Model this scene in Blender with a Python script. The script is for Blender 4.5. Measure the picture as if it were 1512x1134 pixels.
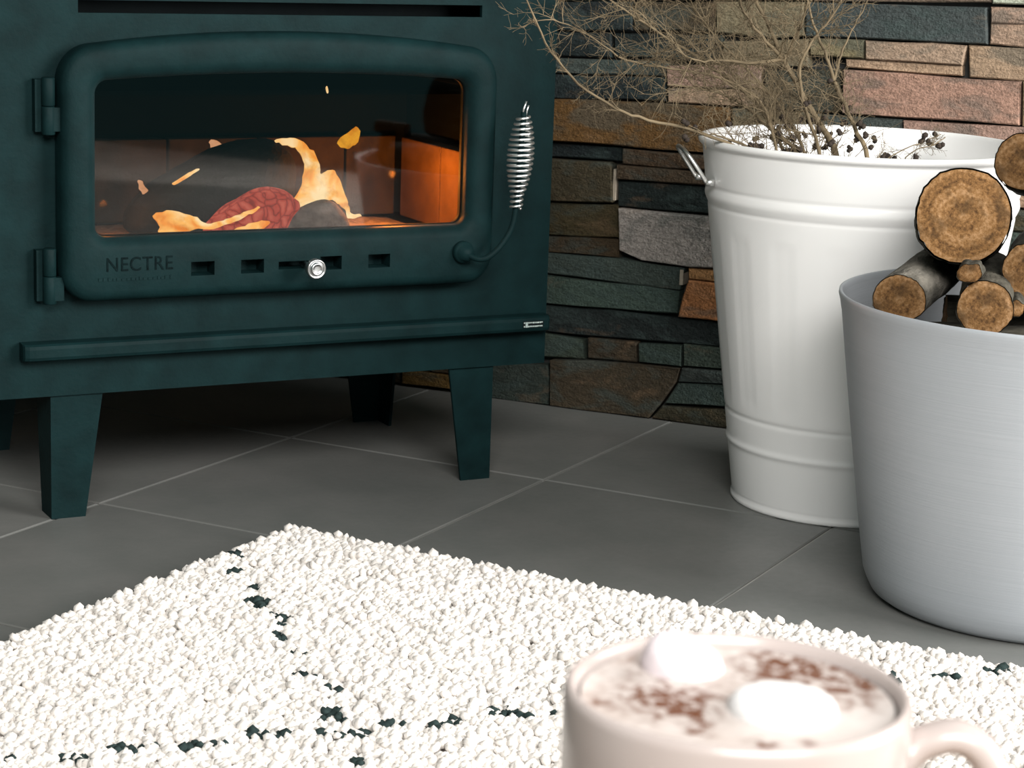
import bpy, bmesh, math, random
import numpy as np
from mathutils import Vector, Matrix, noise
from math import sin, cos, pi, radians

for o in list(bpy.data.objects):
    bpy.data.objects.remove(o, do_unlink=True)
scene = bpy.context.scene
COL = scene.collection
rnd = random.Random(7)

# ------------------------------------------------------------------ camera
PITCH, ROLL, FPX = radians(12.06), radians(2.07), 3272.0
fw = Vector((0, cos(PITCH), -sin(PITCH)))
x0 = Vector((1, 0, 0)); u0 = Vector((0, sin(PITCH), cos(PITCH)))
cx = x0 * cos(ROLL) + u0 * sin(ROLL)
cu = -x0 * sin(ROLL) + u0 * cos(ROLL)
cam_d = bpy.data.cameras.new('camera')
cam = bpy.data.objects.new('camera', cam_d); COL.objects.link(cam)
m = Matrix((cx, cu, -fw)).transposed().to_4x4()
m.translation = Vector((0, 0, 0.70))
cam.matrix_world = m
cam_d.sensor_fit = 'HORIZONTAL'; cam_d.sensor_width = 36.0
cam_d.lens = FPX / 1512.0 * 36.0
cam_d.clip_start = 0.05
cam_d.dof.use_dof = True
cam_d.dof.focus_distance = 2.35
cam_d.dof.aperture_fstop = 28.0
scene.camera = cam

# ------------------------------------------------------------------ world, windows, exposure
w = bpy.data.worlds.new('room_light'); scene.world = w; w.use_nodes = True
bg = w.node_tree.nodes['Background']
bg.inputs[0].default_value = (0.34, 0.84, 0.86, 1); bg.inputs[1].default_value = 0.075
def area(name, loc, target, sx, sy, energy, col):
    d = bpy.data.lights.new(name, 'AREA'); d.shape = 'RECTANGLE'; d.size = sx; d.size_y = sy
    d.energy = energy; d.color = col
    o = bpy.data.objects.new(name, d); COL.objects.link(o); o.location = loc
    o.rotation_euler = (Vector(target) - Vector(loc)).to_track_quat('-Z', 'Y').to_euler()
    return o
area('window_daylight', (0.6, -1.2, 2.35), (0.1, 2.2, 0.25), 2.4, 1.3, 122, (1.0, 0.965, 0.93))
area('side_window_daylight', (2.5, 1.15, 1.15), (0.1, 2.2, 0.3), 1.4, 1.3, 84, (1.0, 0.97, 0.94))
vs = scene.view_settings
vs.view_transform = 'Standard'; vs.look = 'None'; vs.gamma = 1.0; vs.use_curve_mapping = False
vs.exposure = 0.80

# ------------------------------------------------------------------ helpers
class MB:
    """collects geometry for one mesh object"""
    def __init__(s): s.v = []; s.f = []; s.sm = []
    def add(s, vs_, fs, smooth=False):
        o = len(s.v); s.v += [tuple(p) for p in vs_]
        s.f += [tuple(i + o for i in f) for f in fs]; s.sm += [smooth] * len(fs)
        return s
    def box(s, a, b):
        (x0_, y0_, z0_), (x1, y1, z1) = a, b
        v = [(x, y, z) for z in (z0_, z1) for y in (y0_, y1) for x in (x0_, x1)]
        return s.add(v, [(0, 2, 3, 1), (4, 5, 7, 6), (0, 1, 5, 4), (2, 6, 7, 3), (0, 4, 6, 2), (1, 3, 7, 5)])
    def lathe(s, prof, n=48, mat=None, closed=False, cap0=False, cap1=False, smooth=True, rfun=None):
        """prof: (r, z) pairs around z; mat: Matrix to place"""
        vs_ = []
        for (r, z) in prof:
            for k in range(n):
                a = 2 * pi * k / n
                rr = rfun(r, z, a) if rfun else r
                p = Vector((rr * cos(a), rr * sin(a), z))
                vs_.append(mat @ p if mat else p)
        fs = []
        rows = len(prof)
        for i in range(rows - 1 + (1 if closed else 0)):
            j = (i + 1) % rows
            for k in range(n):
                l = (k + 1) % n
                fs.append((i * n + k, i * n + l, j * n + l, j * n + k))
        if cap0: fs.append(tuple(reversed(range(n))))
        if cap1: fs.append(tuple((rows - 1) * n + k for k in range(n)))
        return s.add(vs_, fs, smooth)
    def tube(s, pts, rad, n=6, cap=True, smooth=True):
        pts = [Vector(p) for p in pts]
        if not hasattr(rad, '__len__'): rad = [rad] * len(pts)
        t = (pts[1] - pts[0]).normalized()
        up = Vector((0, 0, 1)) if abs(t.z) < .9 else Vector((1, 0, 0))
        a = t.cross(up).normalized()
        vs_ = []; N = len(pts)
        for i, p in enumerate(pts):
            t = (pts[min(i + 1, N - 1)] - pts[max(i - 1, 0)])
            t = t.normalized() if t.length > 1e-9 else Vector((0, 0, 1))
            a = (a - t * a.dot(t))
            a = a.normalized() if a.length > 1e-6 else t.orthogonal().normalized()
            b = t.cross(a)
            for k in range(n):
                q = 2 * pi * k / n
                vs_.append(p + (a * cos(q) + b * sin(q)) * rad[i])
        fs = []
        for i in range(N - 1):
            for k in range(n):
                l = (k + 1) % n
                fs.append((i * n + k, i * n + l, (i + 1) * n + l, (i + 1) * n + k))
        if cap:
            fs.append(tuple(reversed(range(n)))); fs.append(tuple((N - 1) * n + k for k in range(n)))
        return s.add(vs_, fs, smooth)
    def loft(s, loops, smooth=True, cap0=False, cap1=False, closed=False):
        n = len(loops[0]); vs_ = [p for l in loops for p in l]; fs = []
        R = len(loops)
        for i in range(R - 1 + (1 if closed else 0)):
            j = (i + 1) % R
            for k in range(n):
                l = (k + 1) % n
                fs.append((i * n + k, i * n + l, j * n + l, j * n + k))
        if cap0: fs.append(tuple(reversed(range(n))))
        if cap1: fs.append(tuple((R - 1) * n + k for k in range(n)))
        return s.add(vs_, fs, smooth)
    def mesh(s, name, fix=True):
        me = bpy.data.meshes.new(name)
        me.from_pydata(s.v, [], s.f)
        me.polygons.foreach_set('use_smooth', s.sm)
        if fix:
            bm = bmesh.new(); bm.from_mesh(me)
            bmesh.ops.recalc_face_normals(bm, faces=bm.faces); bm.to_mesh(me); bm.free()
        me.update()
        return me
    def build(s, name, mat, parent=None, fix=True):
        return obj(name, s.mesh(name, fix), mat, parent)

def obj(name, me, mat, parent=None):
    o = bpy.data.objects.new(name, me); COL.objects.link(o)
    if mat and not me.materials: me.materials.append(mat)
    if parent: o.parent = parent
    return o
def empty(name, loc, rz=0):
    o = bpy.data.objects.new(name, None); COL.objects.link(o)
    o.empty_display_size = .05
    o.location = loc; o.rotation_euler = (0, 0, rz); return o
def tag(o, label=None, cat=None, group=None, kind=None):
    if label: o['label'] = label
    if cat: o['category'] = cat
    if group: o['group'] = group
    if kind: o['kind'] = kind
    return o
def bevel(o, wd, seg=2, angle=40):
    md = o.modifiers.new('bevel', 'BEVEL'); md.width = wd; md.segments = seg
    md.limit_method = 'ANGLE'; md.angle_limit = radians(angle)
    return o
def chaikin(pts, n=2, closed=True):
    pts = [Vector(p) for p in pts]
    for _ in range(n):
        q = []; N = len(pts)
        for i in range(N if closed else N - 1):
            a, b = pts[i], pts[(i + 1) % N]
            q += [a * .75 + b * .25, a * .25 + b * .75]
        if not closed: q = [pts[0]] + q + [pts[-1]]
        pts = q
    return pts

# ---- materials
class NT:
    def __init__(s, name):
        s.m = bpy.data.materials.new(name); s.m.use_nodes = True
        s.t = s.m.node_tree; s.n = s.t.nodes; s.l = s.t.links
        s.p = s.n['Principled BSDF']; s.out = s.n['Material Output']
    def node(s, typ, **kw):
        nd = s.n.new(typ)
        for k, v in kw.items():
            if k.startswith('i_'):
                key = k[2:]; key = int(key) if key.isdigit() else key.replace('_', ' ')
                nd.inputs[key].default_value = v
            else: setattr(nd, k, v)
        return nd
    def link(s, a, b): s.l.new(a, b)
    def coords(s, kind='Object', scale=None):
        tc = s.node('ShaderNodeTexCoord'); c = tc.outputs[kind]
        if scale:
            mp = s.node('ShaderNodeMapping'); mp.inputs['Scale'].default_value = scale
            s.link(c, mp.inputs[0]); c = mp.outputs[0]
        return c
    def noise(s, co, scale, detail=3, rough=.55, dist=0):
        nd = s.node('ShaderNodeTexNoise'); nd.inputs['Scale'].default_value = scale
        nd.inputs['Detail'].default_value = detail; nd.inputs['Roughness'].default_value = rough
        nd.inputs['Distortion'].default_value = dist
        s.link(co, nd.inputs['Vector']); return nd.outputs['Fac']
    def ramp(s, fac, stops):
        r = s.node('ShaderNodeValToRGB'); e = r.color_ramp.elements
        while len(e) < len(stops): e.new(.5)
        for i, (p, c) in enumerate(stops):
            e[i].position = p; e[i].color = c if len(c) == 4 else (*c, 1)
        s.link(fac, r.inputs[0]); return r.outputs[0]
    def mix(s, fac, a, b, blend='MIX'):
        nd = s.node('ShaderNodeMix', data_type='RGBA', blend_type=blend)
        for sock, v in ((0, fac), (6, a), (7, b)):
            if hasattr(v, 'is_output'): s.link(v, nd.inputs[sock])
            else: nd.inputs[sock].default_value = v if sock == 0 else ((*v, 1) if len(v) == 3 else v)
        return nd.outputs[2]
    def math(s, op, a, b=None, clamp=False):
        nd = s.node('ShaderNodeMath', operation=op, use_clamp=clamp)
        for i, v in enumerate((a, b)):
            if v is None: continue
            if hasattr(v, 'is_output'): s.link(v, nd.inputs[i])
            else: nd.inputs[i].default_value = v
        return nd.outputs[0]
    def bump(s, h, strength=.3, dist=.002):
        b = s.node('ShaderNodeBump'); b.inputs['Strength'].default_value = strength
        b.inputs['Distance'].default_value = dist
        s.link(h, b.inputs['Height']); s.link(b.outputs[0], s.p.inputs['Normal'])
    def set(s, base=None, rough=None, metal=None, spec=None, **kw):
        if base is not None:
            if hasattr(base, 'is_output'): s.link(base, s.p.inputs['Base Color'])
            else: s.p.inputs['Base Color'].default_value = (*base, 1)
        if rough is not None:
            if hasattr(rough, 'is_output'): s.link(rough, s.p.inputs['Roughness'])
            else: s.p.inputs['Roughness'].default_value = rough
        if metal is not None: s.p.inputs['Metallic'].default_value = metal
        if spec is not None: s.p.inputs['Specular IOR Level'].default_value = spec
        return s

def mat_plain(name, col, rough=.5, metal=0, var=.12, scale=30, bump=0, spec=.5):
    t = NT(name); c = t.coords(); n = t.noise(c, scale)
    lo = tuple(x * (1 - var) for x in col); hi = tuple(min(1, x * (1 + var)) for x in col)
    t.set(t.ramp(n, [(.3, lo), (.7, hi)]), rough, metal, spec)
    if bump: t.bump(t.noise(c, scale * 8, 2), bump, .0015)
    return t.m

M = {}
M['stove'] = mat_plain('stove_black_paint', (.0036, .0152, .0163), .60, 0, .25, 25, .25, .08)
M['stove_dark'] = mat_plain('stove_dark_iron', (.005, .008, .009), .8, 0, .2, 20, .2, .1)
M['steel'] = mat_plain('brushed_steel', (.50, .51, .51), .30, 1, .05, 40)
M['letter'] = mat_plain('worn_letter_paint', (.0022, .0075, .0082), .7, 0, .5, 120, .3, .05)
M['chrome'] = mat_plain('polished_steel', (.95, .95, .94), .34, 1, .05, 40)
M['void'] = mat_plain('soot', (.003, .004, .004), 1.0, 0, .1, 30, 0, 0.0)  # firebox black; on the vent plate it stands for shade
M['badge'] = mat_plain('badge_print', (.42, .50, .48), .45, 0, .3, 300)
M['white'] = mat_plain('white_enamel', (.88, .88, .87), .33, 0, .015, 6)
M['mortar'] = mat_plain('mortar', (.035, .036, .034), .95, 0, .3, 40, .4)
M['mortar_light'] = mat_plain('pale_mortar', (.42, .36, .28), .95, 0, .25, 60, .4)
M['grout'] = mat_plain('grout', (.30, .29, .27), .9, 0, .3, 12, .2)
M['bark'] = None
# floor tile
t = NT('floor_tile'); c = t.coords('Object'); oi = t.node('ShaderNodeObjectInfo')
n1 = t.noise(c, 9, 4); n2 = t.noise(c, 90, 2)
base = t.ramp(n1, [(.3, (.122, .128, .121)), (.7, (.158, .158, .151))])
base = t.mix(t.math('MULTIPLY', n2, .25), base, (.13, .132, .128))
v = t.math('ADD', t.math('MULTIPLY', oi.outputs['Random'], .16), .92)
base = t.mix(1.0, base, v, 'MULTIPLY')
t.set(base, t.math('ADD', t.math('MULTIPLY', n2, .12), .36), 0, .5); t.bump(n2, .06, .001); M['tile'] = t.m
# stone
t = NT('ledge_stone'); c = t.coords('Object'); oi = t.node('ShaderNodeObjectInfo')
off = t.node('ShaderNodeVectorMath', operation='ADD'); t.link(c, off.inputs[0])
cmb = t.node('ShaderNodeCombineXYZ')
r13 = t.math('MULTIPLY', oi.outputs['Random'], 37.0)
for i in range(3): t.link(r13, cmb.inputs[i])
t.link(cmb.outputs[0], off.inputs[1]); cc = off.outputs[0]
stm = t.node('ShaderNodeMapping'); stm.inputs['Scale'].default_value = (1, 1, 2.2); t.link(cc, stm.inputs[0]); sc = stm.outputs[0]
nA = t.noise(sc, 13, 5, .6, .6); nB = t.noise(sc, 60, 4, .65); nC = t.noise(cc, 320, 2, .7)
hs = t.node('ShaderNodeHueSaturation'); hs.inputs['Hue'].default_value = .5
t.link(oi.outputs['Color'], hs.inputs['Color'])
t.link(t.math('ADD', t.math('MULTIPLY', nB, .9), .55), hs.inputs['Value'])
col = hs.outputs[0]
patch = t.ramp(nA, [(.50, (0, 0, 0)), (.62, (1, 1, 1))])
col = t.mix(t.math('MULTIPLY', patch, .75), col, t.mix(.6, oi.outputs['Color'], (.04, .062, .058)))
patch2 = t.ramp(nA, [(.30, (1, 1, 1)), (.42, (0, 0, 0))])
col = t.mix(t.math('MULTIPLY', patch2, .55), col, t.mix(.35, oi.outputs['Color'], (.26, .16, .09)))
sp = t.ramp(nC, [(.35, (.75, .75, .75)), (.7, (1.25, 1.25, 1.25))])
col = t.mix(1.0, col, sp, 'MULTIPLY')
t.set(col, .82, 0, .3)
hh = t.math('ADD', t.math('MULTIPLY', nB, 1.0), t.math('MULTIPLY', nC, .35)); t.bump(hh, .75, .006); M['stone'] = t.m
# brick inside fire: glow on the right, shade elsewhere, put into two tones
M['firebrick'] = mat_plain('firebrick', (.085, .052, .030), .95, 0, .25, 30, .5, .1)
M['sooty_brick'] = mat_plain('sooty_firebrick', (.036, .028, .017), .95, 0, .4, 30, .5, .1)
# wood cut face
def wood_face():
    t = NT('cut_wood'); c = t.coords('Object')
    oi = t.node('ShaderNodeObjectInfo')
    sx = t.node('ShaderNodeSeparateXYZ'); t.link(c, sx.inputs[0])
    wob = t.noise(c, 30, 3)
    r2 = t.math('SQRT', t.math('ADD', t.math('POWER', sx.outputs[0], 2.0), t.math('POWER', sx.outputs[1], 2.0)))
    rr = t.math('ADD', r2, t.math('MULTIPLY', wob, .012))
    ring = t.math('SINE', t.math('MULTIPLY', rr, 900.0))
    ring2 = t.math('SINE', t.math('MULTIPLY', rr, 260.0))
    n = t.noise(c, 260, 3, .7)
    f = t.math('ADD', t.math('ADD', t.math('MULTIPLY', ring, .05), t.math('MULTIPLY', ring2, .11)), n)
    col = t.ramp(f, [(.22, (.050, .023, .008)), (.5, (.170, .086, .030)), (.85, (.32, .19, .095))])
    st = t.ramp(t.noise(c, 38, 3, .6), [(.50, (0, 0, 0)), (.66, (1, 1, 1))])
    col = t.mix(t.math('MULTIPLY', st, .7), col, (.055, .03, .012))
    hs = t.node('ShaderNodeHueSaturation'); t.link(col, hs.inputs['Color'])
    t.link(t.math('ADD', t.math('MULTIPLY', oi.outputs['Random'], .35), .85), hs.inputs['Value'])
    t.set(hs.outputs[0], .85, 0, .2); t.bump(f, .5, .002); return t.m
M['cut'] = wood_face()
t = NT('bark'); c = t.coords('Object', (1, 1, .35)); n = t.noise(c, 70, 5, .65); n2 = t.noise(c, 14, 3)
t.set(t.mix(n2, t.ramp(n, [(.3, (.010, .013, .011)), (.7, (.06, .064, .052))]), t.ramp(n, [(.3, (.022, .017, .011)), (.7, (.12, .105, .08))])), .95, 0, .2)
t.bump(n, .9, .006); M['bark'] = t.m
t = NT('grey_bark'); c = t.coords('Object', (1, 1, .35)); n = t.noise(c, 70, 5, .65)
t.set(t.ramp(n, [(.3, (.05, .048, .04)), (.7, (.24, .22, .185))]), .95, 0, .2); t.bump(n, .9, .006); M['bark_grey'] = t.m
t = NT('charred_wood'); c = t.coords('Object'); n = t.noise(c, 60, 4, .6)
t.set(t.ramp(n, [(.3, (.002, .003, .003)), (.75, (.012, .015, .014))]), .9, 0, .2); t.bump(n, .8, .006); M['char'] = t.m
t = NT('ash'); c = t.coords('Object'); n = t.noise(c, 80, 4, .6)
t.set(t.ramp(n, [(.3, (.09, .075, .065)), (.75, (.24, .21, .19))]), .95, 0, .2); t.bump(n, .6, .004); M['ash'] = t.m
# fire
def emis(name, stops, scale, strength, kind='noise'):
    t = NT(name); c = t.coords('Object')
    if kind == 'noise': f = t.noise(c, scale, 3, .55, .8)
    else:
        vo = t.node('ShaderNodeTexVoronoi', feature='DISTANCE_TO_EDGE'); vo.inputs['Scale'].default_value = scale
        wv = t.node('ShaderNodeVectorMath', operation='ADD'); t.link(c, wv.inputs[0])
        nn = t.node('ShaderNodeTexNoise'); nn.inputs['Scale'].default_value = 30; t.link(c, nn.inputs['Vector'])
        sm = t.node('ShaderNodeVectorMath', operation='SCALE'); sm.inputs['Scale'].default_value = .03
        t.link(nn.outputs['Color'], sm.inputs[0]); t.link(sm.outputs[0], wv.inputs[1])
        t.link(wv.outputs[0], vo.inputs['Vector']); f = vo.outputs['Distance']
    col = t.ramp(f, stops)
    e = t.node('ShaderNodeEmission'); e.inputs[1].default_value = strength
    t.link(col, e.inputs[0])
    if kind == 'noise':
        tr_s = t.node('ShaderNodeBsdfTransparent'); ms = t.node('ShaderNodeMixShader')
        a_ = t.ramp(t.noise(c, scale * 2.2, 3, .6, .6), [(.30, (.35, .35, .35)), (.50, (1, 1, 1))])
        t.link(a_, ms.inputs[0]); t.link(tr_s.outputs[0], ms.inputs[1]); t.link(e.outputs[0], ms.inputs[2]); t.link(ms.outputs[0], t.out.inputs[0])
    else: t.link(e.outputs[0], t.out.inputs[0])
    return t.m
M['flame'] = emis('flame', [(.34, (.86, .24, .02)), (.46, (1, .50, .12)), (.60, (1, .74, .40))], 24, 1.1)
M['flame_orange'] = emis('flame_orange', [(.3, (.72, .20, .01)), (.6, (.95, .42, .03))], 30, .9)
M['flame_soft'] = emis('flame_soft', [(.3, (.72, .27, .10)), (.65, (.95, .55, .32))], 30, .8)
M['ember'] = emis('glowing_ember', [(.0, (.25, .020, .010)), (.07, (.52, .055, .03)), (.30, (.72, .14, .085))], 74, .72, 'vor')
# glass pane: clear with a surface reflection
t = NT('stove_glass'); tr = t.node('ShaderNodeBsdfTransparent'); tr.inputs[0].default_value = (.74, .74, .73, 1)
gl = t.node('ShaderNodeBsdfGlossy'); gl.inputs['Roughness'].default_value = .03
fr = t.node('ShaderNodeFresnel'); fr.inputs[0].default_value = 1.6
mx = t.node('ShaderNodeMixShader'); t.link(t.math('MULTIPLY', fr.outputs[0], 1.1), mx.inputs[0])
t.link(tr.outputs[0], mx.inputs[1]); t.link(gl.outputs[0], mx.inputs[2]); t.link(mx.outputs[0], t.out.inputs[0]); M['glass'] = t.m
# tub plastic
t = NT('grey_tub_plastic'); c = t.coords('Object', (1.2, 1.2, 130)); n = t.noise(c, 5, 3, .6)
c2 = t.coords('Object'); n2 = t.noise(c2, 8, 2)
t.set(t.mix(n2, t.ramp(n, [(.3, (.325, .352, .378)), (.7, (.385, .408, .435))]), (.37, .39, .415)), .5, 0, .4); t.bump(n, .16, .001); M['tub'] = t.m
# rug
t = NT('rug_pile_white'); c = t.coords('Object'); n = t.noise(c, 35, 3); n2 = t.noise(c, 300, 2)
t.set(t.mix(t.math('MULTIPLY', n2, .5), t.ramp(n, [(.3, (.63, .59, .55)), (.7, (.70, .67, .64))]), (.75, .70, .65)), .95, 0, .1)
t.p.inputs['Sheen Weight'].default_value = .2; t.bump(n2, .5, .002); M['pile'] = t.m
M['pile_dark'] = mat_plain('rug_pile_charcoal', (.022, .035, .034), .95, 0, .35, 200, .4, .1)
M['backing'] = mat_plain('rug_backing', (.66, .62, .58), .95, 0, .1, 60, .4, .1)
# mug etc
t = NT('pale_pink_glaze'); c = t.coords('Object'); n = t.noise(c, 40, 2)
t.set(t.ramp(n, [(.3, (.385, .332, .312)), (.7, (.41, .357, .338))]), .22, 0, .5); M['mug'] = t.m
M['marsh'] = mat_plain('marshmallow', (.64, .63, .625), .75, 0, .02, 60, .1, .2)
M['marsh_pink'] = mat_plain('pink_marshmallow', (.60, .535, .555), .75, 0, .02, 60, .1, .2)
M['twig'] = mat_plain('dry_twig', (.155, .119, .073), .9, 0, .45, 18, .3, .2)
M['bud'] = mat_plain('dried_bud', (.035, .027, .022), .9, 0, .4, 90, .4, .2)
M['tablewood'] = mat_plain('table_wood', (.30, .19, .10), .5, 0, .2, 12, .2)
M['plaster'] = mat_plain('plaster', (.55, .54, .51), .9, 0, .05, 6, .1)

# ------------------------------------------------------------------ structure: floor
W1 = Vector((-0.005, 3.166, 0)); WT = Vector((.9156, -.4022, 0)); WN = Vector((-.4022, -.9156, 0))
WANG = math.atan2(WT.y, WT.x)
CORNER = W1 + WT * -0.62
def clip(poly, p, n):
    out = []
    for i in range(len(poly)):
        a, b = poly[i], poly[(i + 1) % len(poly)]
        da, db = (a - p).dot(n), (b - p).dot(n)
        if da >= 0: out.append(a)
        if (da >= 0) != (db >= 0): out.append(a + (b - a) * (da / (da - db)))
    return out
slab = [Vector(p) for p in ((-2.4, -1.2, 0), (2.4, -1.2, 0), (2.4, 4, 0), (-2.4, 4, 0))]
slab = clip(slab, W1 - WN * .03, WN); slab = clip(slab, CORNER - WT * .03, WT)
n = len(slab)
floor_o = MB().add([(p.x, p.y, -.05) for p in slab] + [(p.x, p.y, -.0025) for p in slab],
    [tuple(reversed(range(n))), tuple(range(n, 2 * n))] + [(i, (i + 1) % n, n + (i + 1) % n, n + i) for i in range(n)]).build('floor', M['grout'])
tag(floor_o, kind='structure')
TY = radians(-27.3); E1 = Vector((cos(TY), sin(TY), 0)); E2 = Vector((-sin(TY), cos(TY), 0))
SC = .70 / .66
TA, TB = .3595 * SC, .3830 * SC
A0, B0 = -1.492 * SC, 1.5205 * SC
full_tile = {}
gap = .0016
def tile_mesh(poly, cen):
    ins = []
    N = len(poly)
    for q in poly:
        d = cen - q; ins.append(q + d.normalized() * .0022)
    mb = MB()
    mb.add([(p.x - cen.x, p.y - cen.y, -.010) for p in poly] + [(p.x - cen.x, p.y - cen.y, -.0012) for p in poly] + [(p.x - cen.x, p.y - cen.y, 0) for p in ins],
        [tuple(range(2 * N, 3 * N))] + [(i, (i + 1) % N, N + (i + 1) % N, N + i) for i in range(N)] + [(N + i, N + (i + 1) % N, 2 * N + (i + 1) % N, 2 * N + i) for i in range(N)])
    return mb.mesh('tile')
whole = None
for i in range(-6, 12):
    for j in range(-8, 8):
        a0 = A0 + TA * i; b0 = B0 + TB * j
        P = [E1 * (a0 + da) + E2 * (b0 + db) for da, db in ((gap, gap), (TA - gap, gap), (TA - gap, TB - gap), (gap, TB - gap))]
        cen = sum(P, Vector()) / 4
        if abs(cen.x) > 1.9 or cen.y < -.3: continue
        Q = clip(clip(P, W1 + WN * .002, WN), CORNER + WT * .012, WT)
        if len(Q) < 3: continue
        if len(Q) == 4 and all((Q[k] - P[k]).length < 1e-6 for k in range(4)):
            if whole is None: whole = tile_mesh(P, cen)
            me = whole
        else:
            cen = sum(Q, Vector()) / len(Q)
            if max((q - cen).length for q in Q) < .03: continue
            me = tile_mesh(Q, cen)
        o = obj('tile', me, M['tile'], floor_o); o.location = (cen.x, cen.y, 0)

# ------------------------------------------------------------------ structure: stone walls
def wall(name, loc, ang, s0, s1, h):
    o = MB().box((s0, .022, -.05), (s1, .12, h)).build(name, M['mortar'])
    o.location = loc; o.rotation_euler = (0, 0, ang); return tag(o, kind='structure')
wr = wall('wall_right', W1, WANG, -.745, 2.2, 2.4)
wl = wall('wall_left', CORNER, WANG + pi / 2, -2.6, .021, 2.4)
C_RUST, C_TAN, C_PINK = (.115, .060, .017), (.30, .212, .138), (.275, .185, .132)
C_ORANGE, C_UMBER = (.27, .135, .048), (.15, .12, .075)
C_GREEN, C_DARK, C_GREY, C_OLIVE, C_BROWN, C_SLATE = (.042, .060, .048), (.010, .016, .016), (.34, .315, .275), (.046, .036, .019), (.050, .034, .017), (.040, .053, .055)
PAL = [C_RUST, C_TAN, C_PINK, C_GREEN, C_DARK, C_OLIVE, C_BROWN, C_SLATE, C_GREEN]
def stone_geo(mb, poly, d, rr, seg=.045, bev=.0018):
    """poly: (s,z) corners; front at y=-d"""
    if sum(poly[i][0] * poly[(i + 1) % len(poly)][1] - poly[(i + 1) % len(poly)][0] * poly[i][1] for i in range(len(poly))) < 0: poly = poly[::-1]
    N = len(poly); pts = []
    c0 = (sum(p[0] for p in poly) / N, sum(p[1] for p in poly) / N)
    poly = [(p[0] + math.copysign(.0007, p[0] - c0[0]), p[1] + math.copysign(.0009, p[1] - c0[1])) for p in poly]
    for i in range(N):
        a = Vector((*poly[i], 0)); b = Vector((*poly[(i + 1) % N], 0))
        k = max(1, min(3, int((b - a).length / seg)))
        nn = Vector((-(b - a).y, (b - a).x, 0)).normalized()
        for q in range(k):
            p = a + (b - a) * (q / k)
            if q: p += nn * rr.uniform(-.0016, .0016)
            pts.append(p)
    cen = sum(pts, Vector()) / len(pts)
    n = len(pts); tx, tz = rr.uniform(-.02, .02), rr.uniform(-.05, .05)
    ring0 = [(p.x, .024, p.y) for p in pts]
    ring1 = [(p.x, -d + bev + rr.uniform(0, .002), p.y) for p in pts]
    ring2 = []
    for p in pts:
        e = cen - p
        q = p + Vector((math.copysign(min(abs(e.x), bev), e.x), math.copysign(min(abs(e.y), bev), e.y), 0))
        ring2.append((q.x, -d + (q.x - cen.x) * tx + (q.y - cen.y) * tz + rr.uniform(-.0012, .0012), q.y))
    base = ring0 + ring1 + ring2 + [(cen.x, -d - rr.uniform(-.001, .002), cen.y)]
    fs = []
    for i in range(n):
        j = (i + 1) % n
        fs += [(i, j, n + j, n + i), (n + i, n + j, 2 * n + j, 2 * n + i), (2 * n + i, 2 * n + j, 3 * n)]
    mb.add(base, fs, False)
def stone(parent, poly, col, rr, d=None):
    mb = MB(); d = rr.uniform(-.004, .004) if d is None else d
    stone_geo(mb, poly, d, rr)
    o = mb.build('stone', M['stone'], parent)
    o.color = (*[c * rr.uniform(.9, 1.1) for c in col], 1); return o
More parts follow.
